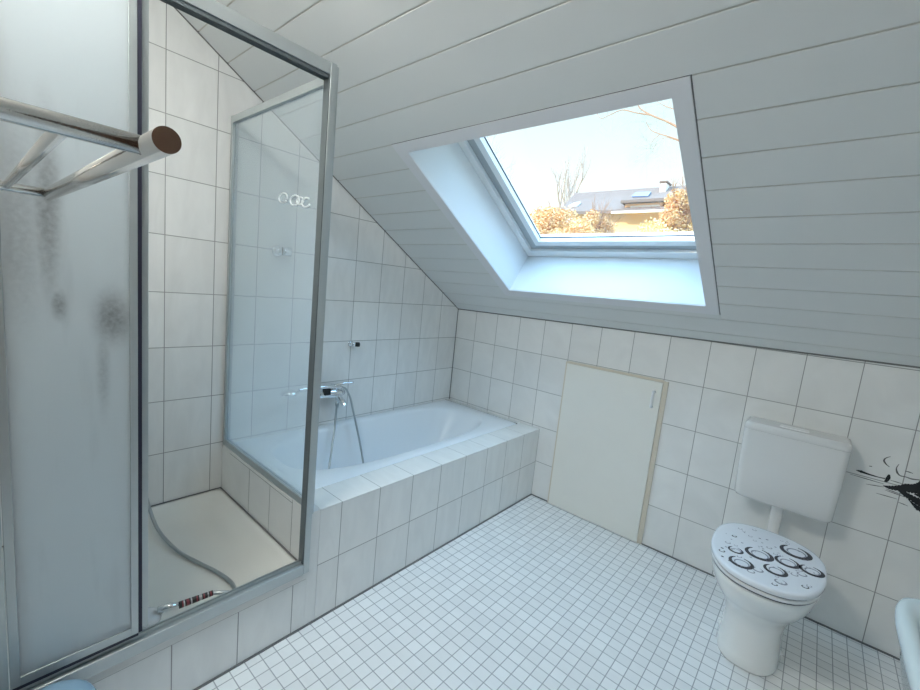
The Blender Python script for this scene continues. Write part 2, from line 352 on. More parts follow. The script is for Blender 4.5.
def rring(x0, x1, y0, y1, z, rx=None, e=4., n=72):
    cx_, cy_ = (x0 + x1) / 2, (y0 + y1) / 2; a, b = abs(x1 - x0) / 2, abs(y1 - y0) / 2; out = []
    for k in range(n):
        t = 2 * PI * k / n; c, s = math.cos(t), math.sin(t)
        out.append((cx_ + a * math.copysign(abs(c) ** (2 / e), c), cy_ + b * math.copysign(abs(s) ** (2 / e), s), z))
    return out
tub = thing('bathtub', (.35, -.87, .12), 'white enamel built-in bathtub sunk into the tiled surround', 'bathtub')
TX0, TX1, TY0, TY1 = .002, .699, YP + .047, -.0485
rings = [rring(TX0, TX1, TY0, TY1, ZB - .03, e=60), rring(TX0, TX1, TY0, TY1, ZB - .002, e=60), rring(TX0 + .004, TX1 - .004, TY0 + .004, TY1 - .004, ZB + .002, e=40),
         rring(.058, .628, -1.625, -.150, ZB + .001, e=3.0), rring(.066, .620, -1.612, -.160, ZB - .004, e=3.0), rring(.074, .612, -1.60, -.172, ZB - .016, e=3.0),
         rring(.090, .598, -1.575, -.215, ZB - .09, e=3.0), rring(.110, .580, -1.54, -.28, ZB - .2, e=3.0), rring(.130, .560, -1.50, -.36, ZB - .30, e=3.2),
         rring(.155, .535, -1.46, -.44, ZB - .355, e=3.2), rring(.20, .49, -1.40, -.52, ZB - .378, e=3.2), rring(.30, .39, -1.2, -.8, ZB - .382, e=3)]
mb = MB(); mb.loft(rings, cap0=False); mb.build('basin', m_enamel, tub)
mb = MB(); lathe(mb, (.345, -1.15, ZB - .3815), (0, 0, 1), [(0, .03), (.003, .03), (.004, .022), (.002, .0)]); mb.build('drain', m_chrome, tub)


# ------------------------------------------------------------------ shower kerb and tray
kb = thing('shower_kerb', (.84, -2.17, 0), 'low white tiled kerb under the shower frame', 'kerb')
mb = MB(); mb.box(.825, W, -2.60, YP - .0005, 0, .212); mb.build('kerb_body', m_tile_kerb, kb)
mb = MB(); mb.box(.825, W + .0015, -2.60, YP + .010, .213, .2495); mb.build('cover_strip', m_wcaulk, kb)
tr = thing('shower_tray', (.41, -2.17, 0), 'cream enamel shower tray with hose lying in it', 'shower tray')
X0, X1, Y0, Y1 = .001, .824, -2.5995, YP - .0015
rings = [rring(X0, X1, Y0, Y1, .0, e=60), rring(X0, X1, Y0, Y1, .252, e=60), rring(X0 + .018, X1 - .018, Y0 + .018, Y1 - .018, .250, e=30), rring(X0 + .035, X1 - .03, Y0 + .03, Y1 - .03, .240, e=12),
         rring(X0 + .085, X1 - .07, Y0 + .07, Y1 - .085, .190, e=8), rring(X0 + .14, X1 - .10, Y0 + .12, Y1 - .14, .172, e=6), rring(.38, .44, -2.2, -2.14, .168, e=4)]
mb = MB(); mb.loft(rings, cap0=False); mb.build('basin', m_tray, tr)
mb = MB(); lathe(mb, (.41, -2.36, .176), (0, 0, 1), [(0, .045), (.003, .045), (.005, .03), (.004, .0)]); mb.build('drain', m_chrome, tr)
for o_ in (0,):
    mb = MB(); mb.box(.001, .006, -2.59, YP - .001, .2525, .256); mb.box(.001, .82, YP - .0065, YP - .0012, .2525, .256); mb.build('joint', m_caulk, tr)

# ------------------------------------------------------------------ shower enclosure
se = thing('shower_enclosure', (.85, -2.16, .25), 'aluminium framed corner shower enclosure with sliding frosted doors', 'shower enclosure')
XI, XO = .836, .872
mb = MB(); mb.box(XI, XO, -1.770, -1.7465, .251, 2.092); mb.box(XI, XO - .004, -1.7465, -1.738, .49, 2.088)
mb.build('corner_post', m_alu, se, .0015)
mb = MB(); mb.box(XI + .001, XO - .002, -1.7735, -1.7702, .293, 2.0515); mb.build('post_channel', m_alud, se)
mb = MB(); mb.box(XI, XO, -2.60, -1.7705, 2.052, 2.090); hd = mb.build('header_rail', m_alu, se, .0015)
for x in (.840, .849, .858, .867):
    mb = MB(); mb.box(x - .0012, x + .0012, -2.60, -1.775, 2.040, 2.0515); mb.build('track_rib', m_alud, hd)
mb = MB(); mb.box(XI - .004, XO + .003, -2.60, -1.771, .2505, .292); br = mb.build('bottom_rail', m_alu, se, .003)
mb = MB(); mb.box(.842, .8465, -2.60, -1.775, .2925, .301); mb.box(.8565, .8595, -2.60, -1.775, .2925, .303); mb.build('track_rib', m_alu, br)
mb = MB(); mb.box(XI, XO, -2.5995, -2.562, .2925, 2.0395); mb.build('wall_jamb', m_alu, se, .0015)
mb = MB(); mb.box(XI + .03, XO + .002, -2.5618, -2.5485, .2925, 2.0395); mb.build('wall_jamb', m_alu, se)
# sliding doors
def slider(y0, y1, x0, x1, st, name='sliding_door', zb=.318, zt=2.036, gas=True):
    mb = MB(); mb.box(x0, x1, y0, y0 + st, zb, zt); mb.box(x0, x1, y1 - st, y1, zb, zt)
    mb.box(x0, x1, y0 + st, y1 - st, zb, zb + .024); mb.box(x0, x1, y0 + st, y1 - st, zt - .02, zt)
    d = mb.build(name, m_alu, se, .0012)
    xm = (x0 + x1) / 2
    mb = MB(); mb.box(xm - .0015, xm + .0015, y0 + st, y1 - st, zb + .025, zt - .021); mb.build('panel', m_frost_door, d)
    if gas:
        mb = MB(); mb.box(x0 + .001, x1 - .001, y1 + .0003, y1 + .009, zb, zt); mb.box(x0 - .001, x1 - .001, y0, y1, zb - .009, zb - .0005); mb.build('seal', m_gasket_shade, d)
        mb = MB(); mb.box(xm - .004, xm - .002, y0 + st, y1 - st, zb + .025, zb + .04); mb.build('inner_seal', m_alud, d)
    return d
slider(-2.546, -2.289, .8605, .8700, .0175)
slider(-2.530, -2.2625, .8485, .8565, .016, gas=False)
# side panel on the bath end
sp = MB(); sp.box(.001, .022, YP + .002, YP + .030, ZB + .001, 2.082)
sp.box(.022, XI, YP + .002, YP + .026, ZB + .001, .518); sp.box(.022, XI, YP + .002, YP + .026, 2.050, 2.080)
spf = sp.build('side_panel_frame', m_alu, se, .0012)
mb = MB(); mb.box(.023, XI - .001, YP + .012, YP + .015, .519, 2.049); pan = mb.build('side_panel', m_frost_side, spf)
m_ring = pmat('white_ring', (.92, .95, .96), .15)
for (x, z, r, a0, a1) in ((.517, 1.686, .034, -.3, 2 * PI - .7), (.610, 1.672, .034, .5, 2 * PI + .3), (.650, 1.668, .024, 0, 2 * PI), (.695, 1.660, .030, .9, 2 * PI - .5)):
    mb = MB(); mb.tube([(x + r * math.cos(a0 + (a1 - a0) * k / 20), YP + .009, z + .55 * r * math.sin(a0 + (a1 - a0) * k / 20)) for k in range(21)], .0036, 6)
    mb.build('panel_ring', m_ring, spf)  # white ring outlines on the side panel

# ------------------------------------------------------------------ bath mixer with hose
mx = thing('bath_mixer', (.0, -1.16, .70), 'chrome single-lever bath mixer on the wall above the tub', 'mixer tap')
for y in (-1.095, -1.245):
    mb = MB(); lathe(mb, (.0005, y, .70), (1, 0, 0), [(0, .033), (.004, .034), (.012, .025), (.03, .018), (.05, .018)]); mb.build('wall_union', m_chrome, mx)
mb = MB(); lathe(mb, (.062, -1.255, .70), (0, 1, 0), [(0, .0), (.002, .020), (.01, .025), (.06, .027), (.09, .034), (.12, .034), (.150, .030), (.176, .024), (.178, 0)])
mb.build('body', m_chrome, mx)
mb = MB(); mb.tube(smoothpath([(.07, -1.13, .69), (.11, -1.13, .672), (.145, -1.13, .655), (.160, -1.13, .640)], 6), [.017] * 12 + [.015] * 7, 16); mb.build('spout', m_chrome, mx)
mb = MB(); lathe(mb, (.062, -1.15, .715), (.15, .1, 1), [(0, .024), (.022, .025), (.034, .021), (.038, 0)]); mb.tube(smoothpath([(.068, -1.148, .745), (.085, -1.10, .757), (.095, -1.03, .758)], 6), [.011] + [.008] * 8 + [.006] * 4, 10)
mb.build('lever', m_chrome, mx)
mb = MB(); lathe(mb, (.062, -1.115, .678), (0, 0, -1), [(0, .013), (.012, .014), (.03, .012), (.034, .009)]); mb.build('hose_outlet', m_chrome, mx)
mb = MB(); mb.box(.070, .100, -1.228, -1.188, .700, .742); mb.build('cradle', m_black, mx, .003)
hs = thing('hand_shower', (.1, -1.35, .73), 'chrome hand shower resting across the bath mixer, head behind the milky panel', 'hand shower')
mb = MB(); mb.tube(smoothpath([(.098, -1.115, .738), (.098, -1.22, .752), (.10, -1.33, .757), (.104, -1.40, .753)], 6), [.010] * 6 + [.011] * 7 + [.013] * 6, 14); mb.build('handle', m_chrome, hs)
mb = MB(); lathe(mb, (.104, -1.45, .765), (.15, 0, -1), [(0, .0), (.002, .022), (.012, .040), (.022, .046), (.030, .046), (.032, 0)]); mb.build('head', m_chrome, hs)
hp = smoothpath([(.098, -1.112, .738), (.10, -1.085, .722), (.108, -1.055, .665), (.120, -1.035, .58), (.145, -1.01, .45), (.19, -.999, .311), (.24, -1.01, .20), (.28, -1.07, .150), (.29, -1.17, .140), (.275, -1.25, .17), (.24, -1.262, .26), (.18, -1.216, .361), (.115, -1.16, .477), (.072, -1.125, .59), (.062, -1.115, .640)], 8)
mb = MB(); mb.tube(hp, .0062, 10); mb.build('hose', m_hose, hs)
mb = MB(); lathe(mb, (.062, -1.115, .643), (.0, 0, -1), [(0, .010), (.02, .012), (.045, .007)]); mb.build('hose_nut', m_hose, hs)

def bracket(y, z, dark, label, k=1.):
    o = thing('shower_bracket', (0, y, z), label, 'shower holder')
    mb = MB(); lathe(mb, (.0005, y, z), (1, 0, 0), [(0, .018 * k), (.006, .018 * k), (.010, .012 * k)], 20); mb.build('wall_plate', m_chrome, o)
    mb = MB(); mb.tube([(.008, y, z), (.028, y + .001, z), (.036, y + .012, z)], [.012 * k, .013 * k, .014 * k], 14); mb.build('arm', m_chrome, o)
    mb = MB(); lathe(mb, (.036, y + .012, z), (.25, 1, .0), [(0, .0135 * k), (.012, .015 * k), (.026 * k, .015 * k), (.0262 * k, .010 * k), (.020 * k, .0)], 18); mb.build('socket', m_black if dark else m_chrome, o)
    return o
bracket(-1.005, .985, True, 'small chrome shower holder with black end, on the wall above the bath mixer')
bracket(-1.50, 1.497, False, 'chrome shower holder high on the tiled wall, seen through the milky side panel', 1.6)

# ------------------------------------------------------------------ shower hand set lying in the tray
h2 = thing('hand_shower', (.72, -2.13, .2), 'hand shower with speckled dark grip lying in the shower tray', 'hand shower')
mb = MB(); lathe(mb, (.700, -2.222, .238), (-.15, -.1, -1), [(0, .0), (.001, .018), (.006, .032), (.020, .036), (.026, .036), (.027, 0)]); 
mb.build('head', m_plastic, h2)
mb = MB(); mb.tube([(.706, -2.200, .238), (.718, -2.172, .242), (.728, -2.145, .240)], [.012, .0125, .011], 14); mb.build('neck', m_chrome, h2)
mb = MB()
P0, P1 = Vector((.728, -2.145, .240)), Vector((.744, -2.045, .243)); nseg = 24
for k in range(nseg):
    a = P0.lerp(P1, k / nseg); b = P0.lerp(P1, (k + 1) / nseg); mb.tube([a, b], .0115 - .0025 * k / nseg, 12, [0, 0, 1, 2, 0, 1, 1, 0, 2, 0, 0, 0, 1, 0, 2, 2, 0, 1, 0, 0, 2, 0, 1, 0][k % 24], cap=(k in (0, nseg - 1)))
mb.build('grip', [m_black, m_red, m_hose], h2)
hp = smoothpath([(.744, -2.045, .243), (.765, -2.005, .236), (.758, -1.972, .214), (.713, -1.957, .196), (.645, -1.949, .186), (.55, -1.965, .182), (.432, -2.002, .182), (.32, -2.033, .185), (.166, -2.055, .202), (.06, -2.062, .245), (.022, -2.09, .40), (.02, -2.16, .70), (.03, -2.22, .95)], 8)
mb = MB(); mb.tube(hp, .0072, 10); mb.build('hose', m_hose, h2)
vm = thing('shower_valve', (0, -2.24, 1.0), 'chrome shower valve on the gable wall behind the frosted door', 'mixer tap')
mb = MB(); lathe(mb, (.055, -2.33, 1.0), (0, 1, 0), [(0, 0), (.002, .02), (.06, .023), (.17, .022), (.18, 0)])
for y in (-2.175, -2.315): lathe(mb, (.0005, y, 1.0), (1, 0, 0), [(0, .03), (.005, .03), (.015, .015), (.05, .015)])
mb.build('body', m_chrome, vm)
mb = MB(); lathe(mb, (.055, -2.245, 1.018), (0, 0, 1), [(0, .02), (.02, .022), (.03, 0)]); mb.tube([(.06, -2.245, 1.035), (.13, -2.245, 1.06)], .007, 10); mb.build('lever', m_chrome, vm)

# ------------------------------------------------------------------ storage hatch in the far wall
ht = thing('access_hatch', (1.3, 0, 0), 'cream storage hatch door set in the tiled far wall below the slope', 'hatch')
mb = MB(); mb.box(.990, 1.002, -.012, -.0003, .001, .992); mb.box(1.597, 1.622, -.012, -.0003, .001, .992); mb.box(1.002, 1.597, -.012, -.0003, .984, .997); mb.build('frame', m_beige, ht)
mb = MB(); mb.box(1.003, 1.5960, -.022, -.003, .004, .983); dr = mb.build('door', m_hatch, ht, .0012)
mb = MB(); mb.tube(smoothpath([(1.560, -.022, .925), (1.560, -.044, .921), (1.559, -.048, .89), (1.558, -.046, .86), (1.557, -.040, .838), (1.557, -.022, .834)], 6), [.008] * 6 + [.007] * 19 + [.008] * 6, 10)
mb.build('handle', m_white, dr)

# ------------------------------------------------------------------ toilet
tx = 2.205
to = thing('toilet', (tx, -.45, 0), 'white floor-standing toilet with water-drop patterned lid', 'toilet')
def egg(cx_, yb, yf, hw, z, n=56, e=2.3, dz=None):
    """plan outline: back at y=yb (nearer the wall), nose at y=yf"""
    ym = yb + (yf - yb) * .45; out = []
    for k in range(n):
        t = 2 * PI * k / n; c, s = math.cos(t), math.sin(t)
        x = hw * math.copysign(abs(c) ** (2 / e), c)
        L_ = (yb - ym) if s > 0 else (ym - yf)
        out.append((cx_ + x, ym + L_ * math.copysign(abs(s) ** (2 / (e + (.5 if s > 0 else 0))), s), z))
    return out
mb = MB()
mb.loft([egg(tx, -.21, -.600, .112, .0, e=2.8), egg(tx, -.21, -.606, .115, .012, e=2.8), egg(tx, -.215, -.596, .110, .04, e=2.8), egg(tx, -.22, -.585, .107, .10, e=2.7), egg(tx, -.22, -.585, .108, .16, e=2.6),
         egg(tx, -.22, -.595, .125, .22, e=2.5), egg(tx, -.22, -.66, .155, .28, e=2.4), egg(tx, -.225, -.705, .174, .33, e=2.3), egg(tx, -.225, -.728, .181, .37, e=2.3), egg(tx, -.225, -.735, .183, .395, e=2.3),
         egg(tx, -.228, -.732, .180, .402, e=2.3), egg(tx, -.245, -.70, .150, .4035, e=2.3), egg(tx, -.27, -.67, .125, .385, e=2.3), egg(tx, -.30, -.62, .09, .28, e=2.3), egg(tx, -.33, -.54, .05, .22, e=2.3)])
mb.build('bowl', m_ceramic, to)
mb = MB(); mb.loft([egg(tx, -.232, -.740, .189, .4095), egg(tx, -.232, -.742, .190, .4205), egg(tx, -.236, -.736, .186, .4235)])
mb.build('seat', m_plastic, to)
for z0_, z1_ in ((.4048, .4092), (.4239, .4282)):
    mb = MB(); mb.loft([egg(tx, -.240, -.7375, .1865, z0_), egg(tx, -.240, -.7375, .1865, z1_)]); mb.build('gap_shade_ring', m_gasket_shade, to)  # black rings stand in for the shade in the seat and lid gaps
mb = MB(); mb.loft([egg(tx, -.234, -.743, .190, .4285), egg(tx, -.232, -.746, .192, .432), egg(tx, -.232, -.746, .192, .446), egg(tx, -.235, -.742, .189, .4495), egg(tx, -.242, -.732, .182, .4505)], 0)
zl = .4509
def crescent(x, y, r, mi, ang=.6, sq=.82, w=.32, z=zl):
    n = 22; outer = []; inner = []
    for k in range(n + 1):
        a = ang + .35 + (2 * PI - .7) * k / n; t = math.sin(PI * k / n)
        ro = r; ri = r * (1 - w * (.25 + .75 * t))
        outer.append((a, ro)); inner.append((a, ri))
    def pt(a, rr): 
        u_, v_ = rr * math.cos(a), rr * math.sin(a) * sq
        th = .5; return (x + u_ * math.cos(th) - v_ * math.sin(th), y + u_ * math.sin(th) + v_ * math.cos(th), z)
    for k in range(n): mb.add([pt(*outer[k]), pt(*outer[k + 1]), pt(*inner[k + 1]), pt(*inner[k])], [(0, 1, 2, 3)], mi)
for (x, y, r) in [(2.107, -.556, .026), (2.183, -.508, .047), (2.137, -.642, .040), (2.296, -.360, .052), (2.274, -.481, .040), (2.243, -.591, .037), (2.350, -.475, .038)]:
    crescent(x, y, r * 1.08, 1, ang=1.35, w=.40, sq=.95); crescent(x + .002, y - .002, r * .66, 2, ang=4.3, w=.25, sq=.95)
for (x, y, r) in [(2.322, -.536, .017), (2.264, -.665, .021), (2.334, -.624, .012), (2.192, -.645, .019), (2.173, -.679, .014), (2.073, -.516, .011), (2.209, -.413, .011), (2.300, -.562, .013), (2.248, -.701, .010), (2.066, -.610, .012), (2.085, -.43, .010), (2.345, -.605, .009)]:
    crescent(x, y, r, 1 if r in (.012, .010) else 2, ang=1.3, w=.45)
for (x, y, r) in [(2.063, -.585, .006), (2.075, -.655, .006), (2.10, -.665, .005)]: mb.add([(x + r * math.cos(a), y + r * .7 * math.sin(a), zl) for a in [2 * PI * k / 8 for k in range(8)]], [tuple(range(8))], 1)
rs = random.Random(3)
for k in range(60):
    x = tx + rs.uniform(-.165, .165); y = rs.uniform(-.70, -.27)
    if ((x - tx) / .17) ** 2 + ((y + .49) / .23) ** 2 > .95: continue
    r = rs.uniform(.0025, .0095)
    if r > .006: crescent(x, y, r, 2, ang=1.3, w=.4); continue
    mb.add([(x + r * math.cos(a), y + r * .8 * math.sin(a), zl) for a in [2 * PI * q / 8 for q in range(8)]], [tuple(range(8))], 2)
lidm = [m_lid, m_drop1, m_drop2]
mb.build('lid', lidm, to)
for dx in (-.078, .078):
    mb = MB(); lathe(mb, (tx + dx - .02, -.222, .418), (1, 0, 0), [(0, .011), (.002, .012), (.038, .012), (.04, .011)], 14); mb.build('hinge', m_plastic, to)
for sx in (-1, 1):
    mb = MB(); lathe(mb, (tx + sx * .108, -.44, .045), (sx, 0, .1), [(-.006, .013), (.004, .012), (.009, .007), (.010, 0)], 14); mb.build('bolt_cap', m_ceramic, to)

ci = thing('toilet_cistern', (tx, 0, .54), 'white wall-hung plastic cistern above the patterned toilet lid', 'cistern')
def rr2(cx_, hw, y0, y1, z, r=.03, n=8):
    out = []; 
    for (sx, ry, a0) in ((1, y1, 0), (-1, y1, PI / 2), (-1, y0, PI), (1, y0, 1.5 * PI)):
        r_ = r if ry == y0 else .004
        for k in range(n + 1):
            a = a0 + PI / 2 * k / n
            cx2 = cx_ + sx * (hw - r_); cy2 = (y1 - r_) if ry == y1 else (y0 + r_)
            out.append((cx2 + r_ * math.cos(a), cy2 + r_ * math.sin(a), z))
    return out
mb = MB()
tcx = tx + .008
mb.loft([rr2(tcx, .168, -.120, -.001, .528), rr2(tcx, .180, -.140, -.001, .536), rr2(tcx, .186, -.150, -.001, .552), rr2(tcx, .191, -.156, -.001, .70), rr2(tcx, .195, -.158, -.001, .872), rr2(tcx, .195, -.158, -.001, .8745)])
mb.build('tank', m_cist, ci)
mb = MB(); mb.loft([rr2(tcx, .195, -.158, -.001, .8752), rr2(tcx, .196, -.159, -.001, .878), rr2(tcx, .195, -.158, -.001, .896), rr2(tcx, .190, -.152, -.001, .904), rr2(tcx, .178, -.140, -.001, .908)]); mb.build('tank_lid', m_cist, ci)
mb = MB(); mb.loft([rr2(tx, .055, -.110, -.055, .9082, r=.012), rr2(tx, .055, -.110, -.055, .910, r=.012), rr2(tx, .052, -.107, -.058, .911, r=.012)]); mb.build('flush_button', m_plastic, ci)
mb = MB(); mb.tube(smoothpath([(tx, -.075, .533), (tx, -.075, .45), (tx, -.078, .36), (tx, -.10, .325), (tx, -.15, .315), (tx, -.224, .315)], 6), .024, 18); mb.build('flush_pipe', m_plastic, ci)

# ------------------------------------------------------------------ ink decal on the far wall
dcl = thing('wall_decal', tuple(at_y(905, 488, 0)), 'black ink-splash flower sticker on the tiles right of the cistern', 'wall sticker')
def wp(u, v, k=0):
    p = at_y(u, v, 0); return (p.x, -.0006 - .0003 * k, p.z)
def stroke(name, pts, ws, mi=0, k=0):
    mb = MB()
    pts = smoothpath([(u, v, 0) for u, v in pts], 6); n = len(pts); m_ = len(ws) - 1
    L_, R_ = [], []
    for i, p in enumerate(pts):
        t = (pts[min(i + 1, n - 1)] - pts[max(i - 1, 0)]).normalized(); f = i / (n - 1) * m_; j = min(int(f), m_ - 1); w = ws[j] + (ws[j + 1] - ws[j]) * (f - j)
        w *= (1.08 if name == 'splash' else 1.0); w *= 1 + .18 * math.sin(i * 2.3) * (1 if w > 2 else 0)
        L_.append((p.x - t.y * w / 2, p.y + t.x * w / 2)); R_.append((p.x + t.y * w / 2, p.y - t.x * w / 2))
    a = [wp(*q, k) for q in L_]; b = [wp(*q, k) for q in R_]
    mb.add(a + b, [(i, i + 1, n + i + 1, n + i) for i in range(n - 1)]); mb.build(name, [m_ink, m_inkgrey][mi], dcl, recalc=False)
stroke('stem', [(856, 470), (861, 471.5), (868, 474), (878, 477), (885, 478.5)], [.4, 2.4, 1.6, .8, 1.0])
stroke('bud', [(884.5, 481.5), (887, 478), (889, 475), (889.5, 478), (887, 481), (884.5, 481.5)], [1, 2.6, 1.5, 2, 2, .6])
stroke('splash', [(883, 485.5), (889, 487.3), (896, 488), (903, 488), (911, 489), (918, 490), (926, 490)], [.4, 3, 4.5, 6.5, 7, 7, 8])
stroke('splash', [(900, 486), (905, 485), (912, 486), (918, 485), (922, 483), (926, 480)], [1, 2.5, 3.5, 4.5, 6, 7], k=1)
stroke('splash', [(898, 490), (905, 494), (911, 497.5), (918, 501.5), (926, 505)], [1, 4.5, 5, 6.5, 7], k=2)
stroke('splash', [(908, 499), (913, 504), (918, 508), (926, 511)], [.5, 2, 4.5, 5], k=3)
stroke('splash', [(914, 494), (920, 495.5), (926, 497)], [.5, 3.5, 5], k=4)
stroke('petal', [(890.5, 456.5), (886, 458), (884, 460.5), (886, 464), (889.5, 467)], [.5, 1, 2, 1.2, .5], 1)
stroke('petal', [(899, 464), (896.5, 468), (897, 472), (900, 475.5), (906, 477), (912, 479), (920, 480)], [.4, 1.2, 2.0, 1.0, .8, 1.2, .8], 1)
stroke('petal', [(905, 471), (909, 472), (913, 473.5)], [.4, 1, .4], 1)
stroke('fleck', [(869, 466), (872, 466.5)], [.6, 1], 1)
for a, b in (((850, 474), (884, 484)), ((866, 484), (884, 487)), ((876, 493), (897, 499)), ((890, 480), (903, 484)), ((898, 502), (908, 506)), ((885, 490), (905, 497)), ((886, 489), (900, 494))): stroke('brush_hair', [a, ((a[0] + b[0]) / 2, (a[1] + b[1]) / 2), b], [.3, .8, .3], 1)

# ------------------------------------------------------------------ washbasin at the right edge
wb = thing('washbasin', (XR, -1.58, .62), 'pale blue ceramic washbasin cut off by the right edge of the picture', 'washbasin')
bx0, bx1, by0, by1 = 2.434, XR - .001, -1.93, -1.275
def bas(i, z, e=9): return rring(bx0 + i, bx1 - (i if i > 0.02 else 0), by0 + i, by1 - i, z, e=e)
mb = MB(); mb.loft([bas(.12, .63, 5), bas(.05, .68, 6), bas(.022, .73, 7), bas(.010, .80, 9), bas(.002, .815, 9), bas(0, .825, 9), bas(0, .838, 9), bas(.004, .848, 9), bas(.012, .852, 9), bas(.022, .848, 8), bas(.030, .838, 8), bas(.040, .80, 6), bas(.07, .74, 5), bas(.13, .71, 4)])
mb.build('bowl', m_basin, wb)
mb = MB(); mb.loft([rring(2.62, XR - .002, -1.74, -1.50, 0, e=4), rring(2.63, XR - .002, -1.73, -1.51, .3, e=4), rring(2.60, XR - .002, -1.76, -1.48, .629, e=4)]); mb.build('pedestal', m_basin, wb)
mb = MB(); lathe(mb, (2.70, -1.62, .7105), (0, 0, 1), [(0, .024), (.003, .024), (.002, 0)]); mb.build('drain', m_chrome, wb)
mb = MB(); mb.tube(smoothpath([(2.89, -1.62, .845), (2.89, -1.62, .93), (2.86, -1.62, .96), (2.80, -1.62, .95), (2.78, -1.62, .93)], 6), .013, 14); mb.build('tap', m_chrome, wb)
# ------------------------------------------------------------------ towel rack, near camera upper left
rk = thing('towel_rack', (1.47, YF, 1.4923), 'brushed steel wall towel rack sticking out at upper left', 'towel rack')
zr = 1.4965
mb = MB(); mb.tube([(1.120, -2.478, zr), (1.812, -2.478, zr)], .0102, 40); mb.build('outer_bar', m_rack, rk)
mb = MB(); mb.tube([(1.17, -2.5325, zr), (1.758, -2.5325, zr)], .0058, 16); mb.build('inner_bar', m_rack, rk)
for x in (1.766, 1.145):
    mb = MB(); mb.tube([(x, -2.484, zr), (x, YF + .006, zr)], .0080, 24); a = mb.build('side_arm', m_rack, rk)
    mb = MB(); lathe(mb, (x, YF + .0005, zr), (0, 1, 0), [(0, .026), (.004, .026), (.007, .022), (.007, 0)], 24); mb.build('wall_plate', m_rack, a)
# brown room door in the right wall, mirrored in the steel of the rack
m_wood = pmat('dark_brown_wood', (.10, .045, .022), .35, var=.3, vscale=14)
dd = bpy.data.objects.new('door_1', None); C.objects.link(dd); dd.location = (XR, -2.36, 0); struct(dd, 'brown room door in the right wall', 'door')
mb = MB(); mb.box(XR - .030, XR - .001, -2.78, -2.00, .004, 2.03); lf = mb.build('door_leaf', m_wood, dd, .003)
mb = MB(); mb.box(XR - .036, XR - .0005, -2.845, -2.785, .001, 2.10); mb.box(XR - .036, XR - .0005, -1.995, -1.94, .001, 2.10); mb.box(XR - .036, XR - .0005, -2.785, -1.995, 2.035, 2.10); mb.build('door_frame', m_wood, dd, .003)
mb = MB(); mb.tube(smoothpath([(XR - .03, -2.08, 1.03), (XR - .075, -2.08, 1.03), (XR - .08, -2.12, 1.03), (XR - .08, -2.19, 1.03)], 5), .009, 12); mb.build('handle', m_chrome, lf)
# ------------------------------------------------------------------ waste bin, bottom left
bn = thing('waste_bin', (1.02, -2.475, 0), 'small pale blue round-topped bin beside the shower kerb', 'bin')
mb = MB(); lathe(mb, (1.005, -2.492, .001), (0, 0, 1), [(0, .070), (.01, .075), (.29, .088), (.299, .088)], 40); mb.build('body', m_bin, bn)
mb = MB(); lathe(mb, (1.005, -2.492, .300), (0, 0, 1), [(0, .088), (.012, .089), (.026, .083), (.040, .068), (.050, .045), (.054, .020), (.055, 0)], 40); mb.build('lid', m_bin, bn)

# ------------------------------------------------------------------ outside
m_roof = pmat('brown_roof_tile', (.21, .16, .14), .95, spec=.1, bump=.6, bscale=4, var=.15, vscale=3)
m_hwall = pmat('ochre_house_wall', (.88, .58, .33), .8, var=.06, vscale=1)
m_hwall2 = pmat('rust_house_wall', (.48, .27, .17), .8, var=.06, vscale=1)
m_hwhite = pmat('white_house_trim', (.86, .84, .80), .6)
m_hglass = pmat('pale_house_window', (.75, .78, .80), .15)
m_solar = pmat('blue_solar_panel', (.14, .18, .32), .3)
m_bark = pmat('sunlit_bark', (.40, .24, .16), .9, var=.2)
m_barkfar = pmat('pale_bark', (.50, .42, .38), .9, var=.2)
m_twig = pmat('fine_grey_twig', (.42, .47, .45), .9)
m_leaf = pmat('golden_leaf', (.88, .50, .24), .8, var=.35, vscale=2)
m_hedge = pmat('ochre_hedge_leaf', (.84, .58, .27), .8, var=.35, vscale=2)
m_ground = pmat('grass_slope', (.30, .30, .12), .9, var=.3, vscale=.5)
mb = MB(); mb.add([(-60, .6, -3.2), (40, .6, -3.2), (40, 16, 1.5), (-60, 16, 1.5), (-60, 60, 3.0), (40, 60, 3.0)], [(0, 1, 2, 3), (3, 2, 5, 4)])
struct(mb.build('ground', m_ground), 'grassy slope rising behind the house', 'ground')

YH = 20.0
def A(u, v, y=YH): return at_y(u, v, y)
hs_ = thing('house', (-6.5, 23, 1.9), 'neighbouring house with brown roof, chimney and golden sunlit wall', 'house')
xl, xr_ = -10.0, -2.2; ridge_z, eave_z = 7.45, 6.10
mb = MB(); mb.box(-9.4, -2.2, 20.0, 26.0, 1.9, 6.12); mb.build('walls', m_hwall, hs_)
# roof: front slope leaning back to the ridge
mb = MB(); yE, yR = 19.5, 22.2
zR = lambda u, v: A(u, v, yR)
pl_, pr_ = A(575, 196, yR), A(658, 190.2, yR)
zt_ = (pl_.z + pr_.z) / 2
ea, eb = A(561, 208.5, yE), A(679, 208, yE)
ze = 5.98
mb.prism([(ea.x - .2, yE, ze), (eb.x + 2.2, yE, ze), (pr_.x + 2.4, yR, zt_), (pl_.x, yR, zt_)], (0, 0, .16))
mb.prism([(ea.x - .2, 27, ze), (eb.x + 2.2, 27, ze), (pr_.x + 2.4, yR, zt_), (pl_.x, yR, zt_)], (0, 0, .16))
mb.prism([(-9.4, yE + .5, ze), (-9.4, 26, ze), (pl_.x + .5, yR, zt_ - .1)], (.1, 0, 0))
rf = mb.build('roof', m_roof, hs_)
def onroof(u, v):
    r = ray(u, v); m_ = (zt_ - ze) / (yR - yE); t = (ze + .17 + m_ * (CAM.y - yE) - CAM.z) / (r.z - m_ * r.y); return CAM + r * t
def roofpatch(q, th, m, name, par):
    mb = MB(); mb.prism([onroof(*p) for p in q], (0, -th * .5, th)); return mb.build(name, m, par)
